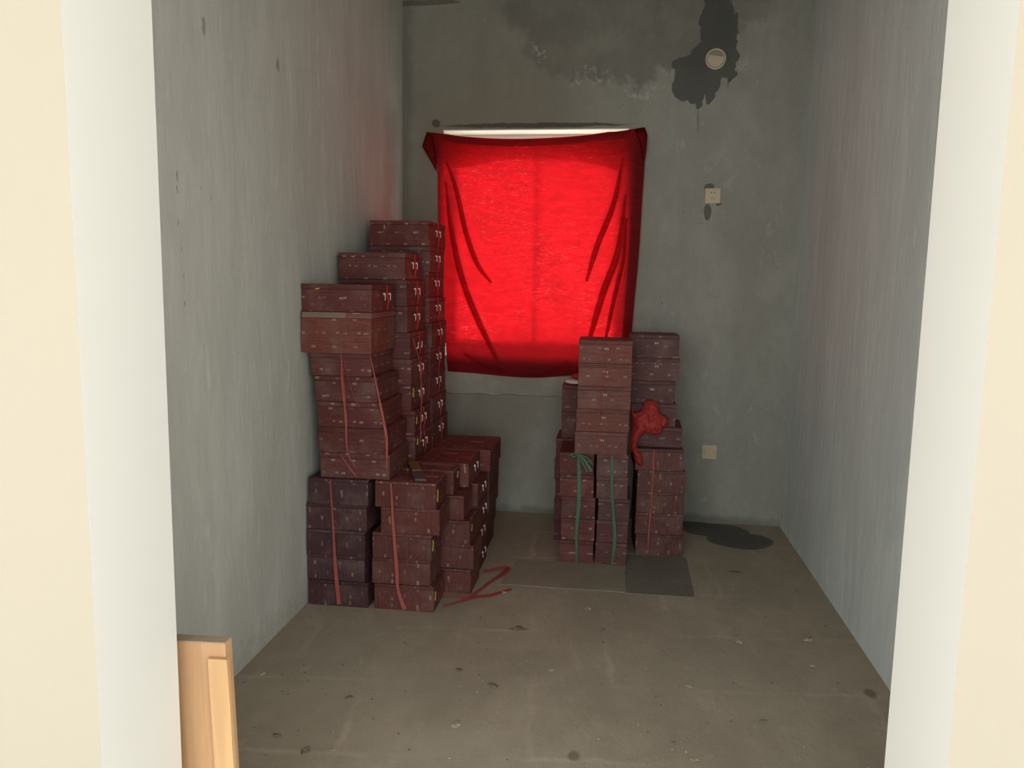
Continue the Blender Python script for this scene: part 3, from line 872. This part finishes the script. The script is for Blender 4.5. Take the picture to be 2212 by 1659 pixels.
# ------------------------------------------------------------------ packing ribbons
def strap(name, label, pts, widths, normal=(0, -1, 0), mat='strap_red', n=6, crease=0.0015, group=None, extra=None):
    bm = ribbon_bm(pts, widths, normal, 0.0008, n, crease)
    if extra:
        for p, w in extra: ribbon_bm(p, w, normal, 0.0008, n, crease, bm)
    return tag(obj(name, bm, MAT[mat]), label, 'ribbon', group or 'plastic packing ribbons on the boxes')
def yset(pts, y): return [(p[0], y, p[2]) for p in pts]
strap('packing_ribbon', 'green plastic ribbon tied with loose tails down the leftmost right-pile stack',
      [(-0.183, 4.074, 0.606), (-0.178, 4.074, 0.531), (-0.171, 4.074, 0.366), (-0.180, 4.074, 0.174), (-0.176, 4.074, 0.008)], [.008, .016, .020, .020, .014, .010], mat='strap_green', crease=.003,
      extra=[([(-0.182, 4.062, 0.606), (-0.149, 4.046, 0.580), (-0.108, 4.042, 0.520)], [.006, .014, .016]),
             ([(-0.182, 4.064, 0.604), (-0.155, 4.052, 0.560), (-0.128, 4.050, 0.515)], [.006, .010, .012]),
             ([(-0.182, 4.063, 0.607), (-0.140, 4.048, 0.594), (-0.104, 4.046, 0.556)], [.005, .008, .008]),
             ([(-0.184, 4.066, 0.600), (-0.205, 4.062, 0.606), (-0.222, 4.060, 0.600), (-0.206, 4.06, 0.592), (-0.186, 4.066, 0.598)], [.006, .008, .008, .006])])
strap('packing_ribbon', 'green plastic ribbon running straight down the stack right of the tied green one',
      [(-0.002, 4.074, 0.603), (0.001, 4.074, 0.439), (0.014, 4.074, 0.288), (0.026, 4.074, 0.148), (0.016, 4.074, 0.006)], [.014, .013, .012, .016, .018, .010], mat='strap_green', crease=.003)
strap('packing_ribbon', 'straight pale red ribbon down the wide right floor stack',
      [(0.224, 4.258, 0.604), (0.222, 4.258, 0.325), (0.214, 4.258, 0.14), (0.214, 4.258, 0.01)], [.010, .009, .010, .006], mat='strap_red')
strap('packing_ribbon', 'red ribbon down the second floor-level stack, widening and kinked near the floor',
      [(-0.983, 3.302, 0.600), (-0.976, 3.302, 0.50), (-0.973, 3.302, 0.42), (-0.956, 3.302, 0.204), (-0.950, 3.302, 0.106), (-0.920, 3.302, 0.012)], [.008, .011, .013, .018, .014, .022], mat='strap_red', crease=.003)
strap('packing_ribbon', 'red ribbon down the dark plum stack against the left wall',
      [(-1.266, 3.304, 0.602), (-1.254, 3.304, 0.363), (-1.247, 3.304, 0.188), (-1.232, 3.304, 0.014)], [.007, .008, .012, .018, .020], mat='strap_red', crease=.003)
strap('packing_ribbon', 'left of two long red ribbons down the nearest tall stack, frayed in the middle',
      [(-1.214, 3.322, 1.176), (-1.209, 3.318, 1.043), (-1.196, 3.320, 0.898), (-1.189, 3.322, 0.73), (-1.147, 3.322, 0.655)], [.005, .010, .012, .006, .004], mat='strap_red', crease=.003,
      extra=[([(-1.206, 3.316, 1.10), (-1.196, 3.312, 1.02), (-1.192, 3.316, 0.93)], [.003, .004, .003])])
strap('packing_ribbon', 'right of two long red ribbons, slanting down the nearest tall stack',
      [(-1.082, 3.322, 1.18), (-1.045, 3.318, 1.008), (-1.016, 3.316, 0.864), (-1.005, 3.318, 0.781), (-1.008, 3.322, 0.66)], [.004, .008, .013, .013, .006], mat='strap_red', crease=.003)
strap('packing_ribbon', 'thin slanting red thread right of the left long ribbon',
      [(-1.202, 3.321, 1.15), (-1.167, 3.320, 1.014), (-1.119, 3.322, 0.912)], [.002, .003, .002], mat='strap_red')
strap('packing_ribbon', 'short slanting red strip at the foot of the nearest tall stack',
      [(-1.220, 3.321, 0.715), (-1.185, 3.319, 0.665), (-1.15, 3.321, 0.618)], [.004, .006, .007], mat='strap_red')
strap('packing_ribbon', 'thin red ribbon hanging along the side of the middle tall stack',
      [(-0.985, 3.684, 1.22), (-0.966, 3.74, 1.114), (-0.962, 3.77, 0.93), (-0.962, 3.765, 0.82), (-0.962, 3.75, 0.70)], [.003, .004, .006, .009, .006], normal=(1, -0.2, 0), mat='strap_red')
strap('packing_ribbon', 'thin pale red cord down the upper stack before the red cloth',
      [(-0.036, 4.044, 1.212), (-0.040, 4.044, 1.133), (-0.050, 4.044, 1.061), (-0.061, 4.044, 0.976), (-0.075, 4.044, 0.866), (-0.079, 4.044, 0.768), (-0.075, 4.044, 0.645)], [.005, .004, .005, .005, .004], mat='strap_red')

# ribbons loose on the floor
strap('loose_ribbon', 'straight dark red ribbon lying on the floor beside the low left stacks',
      [(-0.757, 3.384, 0.0015), (-0.644, 3.500, 0.005), (-0.561, 3.554, 0.003), (-0.475, 3.640, 0.004)], [.014, .022, .030, .020], normal=(0, 0, 1), mat='strap_dark', crease=.004, group='red ribbons on the floor')
strap('loose_ribbon', 'looped dark red ribbon lying on the floor, folded back at its far end',
      [(-0.785, 3.500, 0.0075), (-0.655, 3.520, 0.0105), (-0.592, 3.70, 0.0075), (-0.530, 3.864, 0.009), (-0.545, 3.915, 0.012), (-0.646, 3.842, 0.0095)], [.010, .016, .016, .028, .030, .018], normal=(0, 0, 1), mat='strap_dark', crease=.005, group='red ribbons on the floor', n=8)

# ------------------------------------------------------------------ brush-like tool lying on the front box
MAT['handle'] = simple('ochre_wood', (0.20, 0.115, 0.045), 0.6, 0, 0.3, 90)
MAT['blade'] = simple('grey_blade', (0.085, 0.07, 0.08), 0.5, 0.0, 0.2, 50)
t = empty('hand_tool', (-0.905, 3.47, 5 * HB))
tag(t, 'flat hand tool with ochre handle and dark grey end lying on the low front box', 'tool')
ang = math.atan2(3.70 - 3.32, -0.985 + 0.835)
bm = box_bm(0.01, 0.20, -0.022, 0.022, 0.002, 0.018, 0.004, 2); hd = obj('handle', bm, MAT['handle'], t)
bm = bmesh.new()
poly = [(-0.15, -0.024), (-0.135, 0.026), (-0.05, 0.030), (0.012, 0.026), (0.012, -0.026), (-0.06, -0.032)]
lo = [bm.verts.new((a, b, 0.002)) for a, b in poly]; hi = [bm.verts.new((a, b, 0.013)) for a, b in poly]
bm.faces.new(lo[::-1]); bm.faces.new(hi)
for i in range(6): bm.faces.new((lo[i], lo[(i + 1) % 6], hi[(i + 1) % 6], hi[i]))
hb = obj('head', bm, MAT['blade'], t); tag(hb, 'dark grey end')
t.rotation_euler = (0, 0, ang)

# ------------------------------------------------------------------ crumpled red rag on the right pile
RAG = [[0.090, 0.854], [0.114, 0.801], [0.144, 0.815], [0.152, 0.856], [0.181, 0.878], [0.221, 0.877], [0.248, 0.849], [0.252, 0.801], [0.277, 0.792], [0.301, 0.769], [0.293, 0.723], [0.273, 0.714], [0.254, 0.685], [0.209, 0.683], [0.171, 0.694], [0.142, 0.659], [0.131, 0.627], [0.163, 0.564], [0.168, 0.517], [0.15, 0.505], [0.122, 0.528], [0.102, 0.587], [0.087, 0.591], [0.087, 0.638], [0.096, 0.717], [0.088, 0.781]]
def rag():
    """crumpled cloth: a sheet gathered inside its outline, front creased, closed at the back"""
    def inside(x, z):
        r = False
        for (x1, z1), (x2, z2) in zip(RAG, RAG[1:] + RAG[:1]):
            if (z1 > z) != (z2 > z) and x < (x2 - x1) * (z - z1) / (z2 - z1) + x1: r = not r
        return r
    def edge(x, z):
        p = Vector((x, z)); best = 9
        for a, b in zip(RAG, RAG[1:] + RAG[:1]):
            a, b = Vector(a), Vector(b); d = b - a
            t = max(0, min(1, (p - a).dot(d) / d.length_squared))
            best = min(best, (p - a - d * t).length)
        return best
    bm = bmesh.new()
    g = 0.0042
    F, Bk = {}, {}
    nx, nz = 58, 94
    ok = {}
    for i in range(nx):
        for j in range(nz):
            x, z = 0.07 + i * g, 0.50 + j * g
            ok[i, j] = inside(x, z)
    for i in range(nx):
        for j in range(nz):
            if not ok[i, j]: continue
            x, z = 0.07 + i * g, 0.50 + j * g
            e = edge(x, z)
            q = Vector((x * 15, z * 15, 2.7))
            w = Vector((noise.noise(q * 0.6), noise.noise(q * 0.6 + Vector((9, 2, 1))), 0))
            q2 = q + w * 1.6
            r1 = 1 - abs(noise.noise(q2)) * 2.6
            r2 = 1 - abs(noise.noise(q2 * 2.1 + Vector((4, 4, 4)))) * 2.4
            pr = 1 - math.exp(-e / 0.010)
            base = 4.258 if z < 0.625 else 4.258 + min(1, (z - 0.625) / 0.09) * 0.050
            pl = abs(math.sin(((x - 0.2) * 0.9 + (z - 0.75) * (0.5 if z > 0.7 else -0.25)) * 95 + w.x * 9))
            y = base - pr * (0.012 + min(0.03, e * 0.7)) - pr * (0.012 * r1 + 0.005 * r2 + 0.010 * pl)
            y = min(y, base - 0.001)
            F[i, j] = bm.verts.new((x + w.x * 0.003, y, z + w.y * 0.003))
            Bk[i, j] = bm.verts.new((x + w.x * 0.003, base, z + w.y * 0.003))
    def quad(D, i, j, rev):
        ks = [(i, j), (i + 1, j), (i + 1, j + 1), (i, j + 1)]
        if all(k_ in D for k_ in ks):
            v = [D[k_] for k_ in ks]
            bm.faces.new(v[::-1] if rev else v)
    for i in range(nx - 1):
        for j in range(nz - 1):
            quad(F, i, j, False); quad(Bk, i, j, True)
    be = [(e.verts[0], e.verts[1]) for e in bm.edges if len(e.link_faces) == 1]
    inv = {v: k_ for k_, v in F.items()}
    for a, b in be:
        if a in inv and b in inv:
            bm.faces.new((b, a, Bk[inv[a]], Bk[inv[b]]))
    for v in [v for v in bm.verts if not v.link_faces]: bm.verts.remove(v)
    return bm
def lump(bm, c, r, seed, amp=0.35, fq=14, sub=4):
    res = bmesh.ops.create_icosphere(bm, subdivisions=sub, radius=1.0)
    for v in res['verts']:
        d = v.co.normalized()
        q = Vector((d.x * r[0], d.y * r[1], d.z * r[2]))
        nz = noise.noise(q * fq + Vector((seed, seed * 2, 0))); rd = 1 - abs(noise.noise(q * fq * 1.6 + Vector((0, seed, seed)))) * 2
        q *= 1 + amp * nz + amp * 0.35 * rd
        v.co = Vector(c) + q
bm = rag()
tag(obj('red_rag', bm, MAT['cloth_rag'], None, True), 'crumpled bright red rag stuffed beside the upper right stack, its tail hanging down', 'cloth')

MAT['white_plastic'] = simple('white_plastic', (0.72, 0.70, 0.66), 0.5, 0, 0.06, 20)
sc = empty('folded_scrap', (-0.235, 4.50, 0.923))
tag(sc, 'white folded wrapper with red cloth scrap on the small stack under the window cloth', 'wrapper')
bm = bmesh.new(); lump(bm, (0, 0, 0), (0.052, 0.045, 0.014), 5, 0.25, 18, 3)
for v in bm.verts: v.co.z = max(v.co.z + 0.014, 0.0)
obj('wrapper', bm, MAT['white_plastic'], sc, True)
bm = bmesh.new(); lump(bm, (0.022, 0.005, 0.045), (0.042, 0.035, 0.020), 9, 0.3, 20, 3)
tag(obj('red_scrap', bm, MAT['cloth_rag'], sc, True), 'red cloth scrap')

# ------------------------------------------------------------------ floor sheets under the right pile
MAT['sheet_brown'] = cement('brown_board', (0.30, 0.262, 0.207), (0.22, 0.19, 0.15), (0.36, 0.315, 0.25), (2, 2, 2))
MAT['sheet_grey'] = cement('grey_board', (0.20, 0.185, 0.155), (0.13, 0.125, 0.108), (0.25, 0.23, 0.19), (2, 2, 2))
def sheet(name, pts, z0, z1, mat, label):
    bm = bmesh.new()
    rnd = random.Random(len(label))
    out = []
    for (a, b) in zip(pts, pts[1:] + pts[:1]):
        for k_ in range(10):
            q = Vector(a).lerp(Vector(b), k_ / 10)
            out.append((q.x + rnd.uniform(-.002, .002), q.y + rnd.uniform(-.002, .002)))
    lo = [bm.verts.new((x, y, z0)) for x, y in out]; hi = [bm.verts.new((x, y, z1)) for x, y in out]
    bm.faces.new(hi); bm.faces.new(lo[::-1])
    for i in range(len(out)): bm.faces.new((lo[i], lo[(i + 1) % len(out)], hi[(i + 1) % len(out)], hi[i]))
    return tag(obj(name, bm, MAT[mat]), label, 'sheet')
sheet('board_sheet', [(-0.54, 3.706), (0.082, 3.708), (0.085, 4.075), (-0.50, 4.075)], 0, 0.0025, 'sheet_brown', 'thin brownish sheet on the floor before the green-ribboned stacks')
sheet('board_sheet', [(0.086, 3.700), (0.418, 3.704), (0.425, 4.27), (0.088, 4.25)], 0, 0.003, 'sheet_grey', 'thin dark grey sheet on the floor before the wide right stack')

# ------------------------------------------------------------------ vent cover and sockets on the back wall
MAT['ivory'] = simple('ivory_plastic', (0.62, 0.53, 0.37), 0.45, 0, 0.05, 30)
MAT['ivory_b'] = simple('cream_vent_plastic', (0.60, 0.54, 0.42), 0.45, 0, 0.08, 30)
MAT['ivory_dark'] = simple('shaded_vent_plastic', (0.33, 0.285, 0.22), 0.6, 0, 0.08, 30)
MAT['dark_hole'] = simple('dark_slot', (0.03, 0.025, 0.02), 0.8)
v = empty('vent_cover', (0.527, YB, 2.843)); tag(v, 'round cream plastic vent cover high on the back wall in a damp stain', 'vent cover')
def ring_bm(r0, r1, y0, y1, seg=40):
    bm = bmesh.new()
    rows = []
    prof = [(r0, y0), (r1, y0), (r1, y1 + 0.003), (r1 - 0.003, y1), (r0 + 0.003, y1), (r0, y1 + 0.003)]
    for i in range(seg):
        a = 2 * math.pi * i / seg
        rows.append([bm.verts.new((math.cos(a) * r, y, math.sin(a) * r)) for r, y in prof])
    for i in range(seg):
        A_, B_ = rows[i], rows[(i + 1) % seg]
        for k_ in range(len(prof)): bm.faces.new((A_[k_], A_[(k_ + 1) % len(prof)], B_[(k_ + 1) % len(prof)], B_[k_]))
    return bm
obj('rim', ring_bm(0.050, 0.061, -0.0005, -0.016), MAT['ivory_b'], v, True)
bm = bmesh.new(); add_cyl(bm, (0, -0.004, 0), (0, 1, 0), 0.0505, 0.006, 40)
obj('disc', bm, MAT['ivory_dark'], v)
# tilted half flap: chord across the upper third
bm = bmesh.new()
pts = []
for i in range(25):
    a = math.radians(150 + (360 + 14 - 150) * i / 24)
    pts.append((math.cos(a) * 0.047, math.sin(a) * 0.047))
lo = [bm.verts.new((x, -0.0075, z)) for x, z in pts]; hi = [bm.verts.new((x, -0.012 , z)) for x, z in pts]
bm.faces.new(lo); bm.faces.new(hi[::-1])
for i in range(len(pts)): bm.faces.new((lo[i], lo[(i + 1) % len(pts)], hi[(i + 1) % len(pts)], hi[i]))
obj('flap', bm, MAT['ivory_b'], v)

def socket(loc, label, holes):
    s = empty('wall_socket' if holes else 'blank_plate', loc); tag(s, label, 'socket' if holes else 'wall plate')
    obj('plate', box_bm(-0.045, 0.045, -0.009, -0.0005, -0.045, 0.045, 0.003, 2), MAT['ivory'], s)
    if holes:
        for (x, z, a, w, h) in ((-0.0095, 0.019, 45, .0052, .0052), (0.0085, 0.019, 45, .0052, .0052), (0, -0.002, 0, .0018, .0075), (-0.008, -0.017, 28, .0028, .0078), (0.006, -0.017, -28, .0028, .0078)):
            hmesh = obj('slot', box_bm(-w / 2, w / 2, -0.0006, 0, -h / 2, h / 2), MAT['dark_hole'], s)
            hmesh.location = (x, -0.009, z); hmesh.rotation_euler = (0, math.radians(a), 0)
    else:
        for x in (-0.032, 0.032):
            bm = bmesh.new(); add_cyl(bm, (0, 0, 0), (0, 1, 0), 0.0032, 0.001, 12)
            q = obj('screw_cap', bm, MAT['handle'], s); q.location = (x, -0.0094, 0)
    return s
socket((0.549, YB, 2.047), 'square ivory five-hole socket midway up the back wall', True)
socket((0.604, YB, 0.462), 'blank square ivory plate low on the back wall', False)

# ------------------------------------------------------------------ leaning boards by the doorway
def board_mat(name, base):
    k = NT(name, 0.55, 0.4)
    P = k.tc.outputs['Object']
    g = k.noise(k.scale(P, (26, 26, 1.6)), 1.0, 5, 0.6, 0.6)
    sm = k.noise(k.scale(P, (5, 5, 2.2)), 1.0, 3)
    c = k.mix(k.ramp(g, 0.3, 0.75), tuple(x * 0.86 for x in base), tuple(min(1, x * 1.12) for x in base))
    c = k.mix(k.ramp(sm, 0.5, 0.75, 0, 0.4), c, (base[0] * 0.75, base[1] * 0.62, base[2] * 0.55))
    k.color(c)
    k.bump(g, 0.08, 0.003)
    return k.m
MAT['board'] = board_mat('orange_board', (0.53, 0.315, 0.165))
MAT['board2'] = board_mat('orange_batten', (0.60, 0.37, 0.185))
MAT['raw_edge'] = simple('raw_board_edge', (0.36, 0.29, 0.21), 0.8, 0, 0.2, 90)
wb = empty('wooden_board', (-0.967, 1.60, 0.0080)); tag(wb, 'orange-faced wooden board with a batten standing just inside the left door jamb', 'board')
obj('panel', box_bm(-0.24, 0.115, 0.0, 0.033, 0.0, 0.650, 0.0015), MAT['board'], wb)
o = obj('top_edge', box_bm(-0.2395, 0.1145, 0.0005, 0.0325, 0.6502, 0.6522), MAT['raw_edge'], wb); tag(o, 'raw greyish tan top edge')
def chipped_batten():
    bm = bmesh.new()
    zs = [0.0, 0.1, 0.20, 0.27, 0.30, 0.33, 0.338, 0.348, 0.40, 0.48, 0.57, 0.618]
    jx = [0, 0, 0.001, 0, -0.001, 0.002, -0.006, 0.001, 0, 0.001, 0, -0.001]
    xr = 0.125
    rows = []
    for z_, j in zip(zs, jx):
        rows.append([bm.verts.new(p) for p in ((0.078, -0.013, z_), (xr + j, -0.013, z_), (xr + j, -0.0005, z_), (0.078, -0.0005, z_))])
    for a, b in zip(rows, rows[1:]):
        for k_ in range(4): bm.faces.new((a[k_], a[(k_ + 1) % 4], b[(k_ + 1) % 4], b[k_]))
    bm.faces.new(rows[0][::-1]); bm.faces.new(rows[-1])
    return bm
obj('batten', chipped_batten(), MAT['board2'], wb)

wb.rotation_euler = (0, -0.030, 0)

# ------------------------------------------------------------------ crumbs of plaster and dirt on the floor
MAT['crumb'] = simple('plaster_crumb', (0.34, 0.30, 0.24), 0.9, 0, 0.3, 120)
MAT['crumb_dark'] = simple('dark_dirt', (0.19, 0.155, 0.115), 0.9, 0, 0.3, 120)
MAT['crumb_pale'] = simple('pale_lime_crumb', (0.46, 0.43, 0.37), 0.9, 0, 0.2, 120)
CR = [(-0.914, 2.546, .018, 'd', 'dark earthy crumb on the floor left of centre, right of the boards'), (-0.562, 2.813, .016, 'd', 'small dark crumb in the middle of the floor'),
      (-0.383, 3.218, .020, 'd', 'flat dark flake on the floor in front of the loose ribbons'), (-0.211, 2.872, .014, 'c', 'grey crumb near the centre of the floor'),
      (-0.415, 2.713, .020, 'd', 'flat dark oblong flake on the central floor'), (-0.498, 2.437, .020, 'c', 'broken grey crumb at the front centre-left of the floor'),
      (-0.016, 3.273, .010, 'd', 'tiny dark crumb on the floor in front of the sheets'), (0.317, 2.836, .014, 'c', 'grey crumb on the floor right of centre'),
      (0.56, 3.25, .014, 'p', 'pale oval crumb on the right of the floor'), (0.551, 2.63, .013, 'd', 'dark crumb on the front right of the floor'),
      (-1.301, 2.655, .013, 'p', 'pale lime crumb by the left wall'), (-0.944, 2.217, .016, 'd', 'dark crumb at the front left of the floor'),
      (-1.066, 2.28, .016, 'd', 'dark crumb by the leaning boards'), (-0.091, 3.483, .018, 'c', 'flat grey flake in front of the brown sheet'),
      (-0.858, 2.236, .010, 'c', 'small grey crumb at the front left of the floor'), (0.231, 2.452, .012, 'd', 'small dark crumb at the front centre-right of the floor'),
      (0.291, 2.368, .014, 'c', 'grey crumb at the front centre-right edge of the floor'), (0.86, 3.32, .014, 'p', 'pale crumb near the right wall'),
      (0.82, 3.08, .012, 'p', 'white crumb near the right wall towards the door'), (-0.51, 3.60, .016, 'p', 'pale stone chip at the end of the floor ribbon')]
for i, (x, y, r, kk, lab) in enumerate(CR):
    bm = bmesh.new()
    r *= 0.8
    lump(bm, (0, 0, 0), (r * (0.8 + 0.4 * ((i * 7) % 5) / 5), r * (0.5 + 0.3 * (i % 3)), r * 0.28), i + 1, 0.9, 1.3 / r, 3)
    for v_ in bm.verts: v_.co.z = max(v_.co.z + r * 0.15, 0.0)
    o = obj('plaster_crumb', bm, {'d': MAT['crumb_dark'], 'c': MAT['crumb'], 'p': MAT['crumb_pale']}[kk])
    o.location = (x, y, 0.0003)
    tag(o, lab, 'crumb', 'larger crumbs on the floor')
rnd = random.Random(12)
bm = bmesh.new()
for i in range(420):
    x, y = rnd.uniform(XL + 0.03, XR - 0.03), rnd.uniform(1.7, 4.9)
    if x < -0.62 and y > 3.25 or (-0.56 < x < 0.45 and y > 3.68): continue
    r = rnd.choice((0.002, 0.0025, 0.003, 0.004))
    res = bmesh.ops.create_icosphere(bm, subdivisions=1, radius=r, matrix=Matrix.Translation((x, y, r * 0.35)) @ Matrix.Diagonal((1, 1.2, 0.5, 1)))
    ix = 0 if rnd.random() < 0.62 else 1
    for v_ in res['verts']:
        for f in v_.link_faces: f.material_index = ix
o = obj('floor_grit', bm, MAT['crumb_dark']); o.data.materials.append(MAT['crumb_pale'])
tag(o, 'fine dark and pale grit scattered over the cement floor', 'grit', kind='stuff')
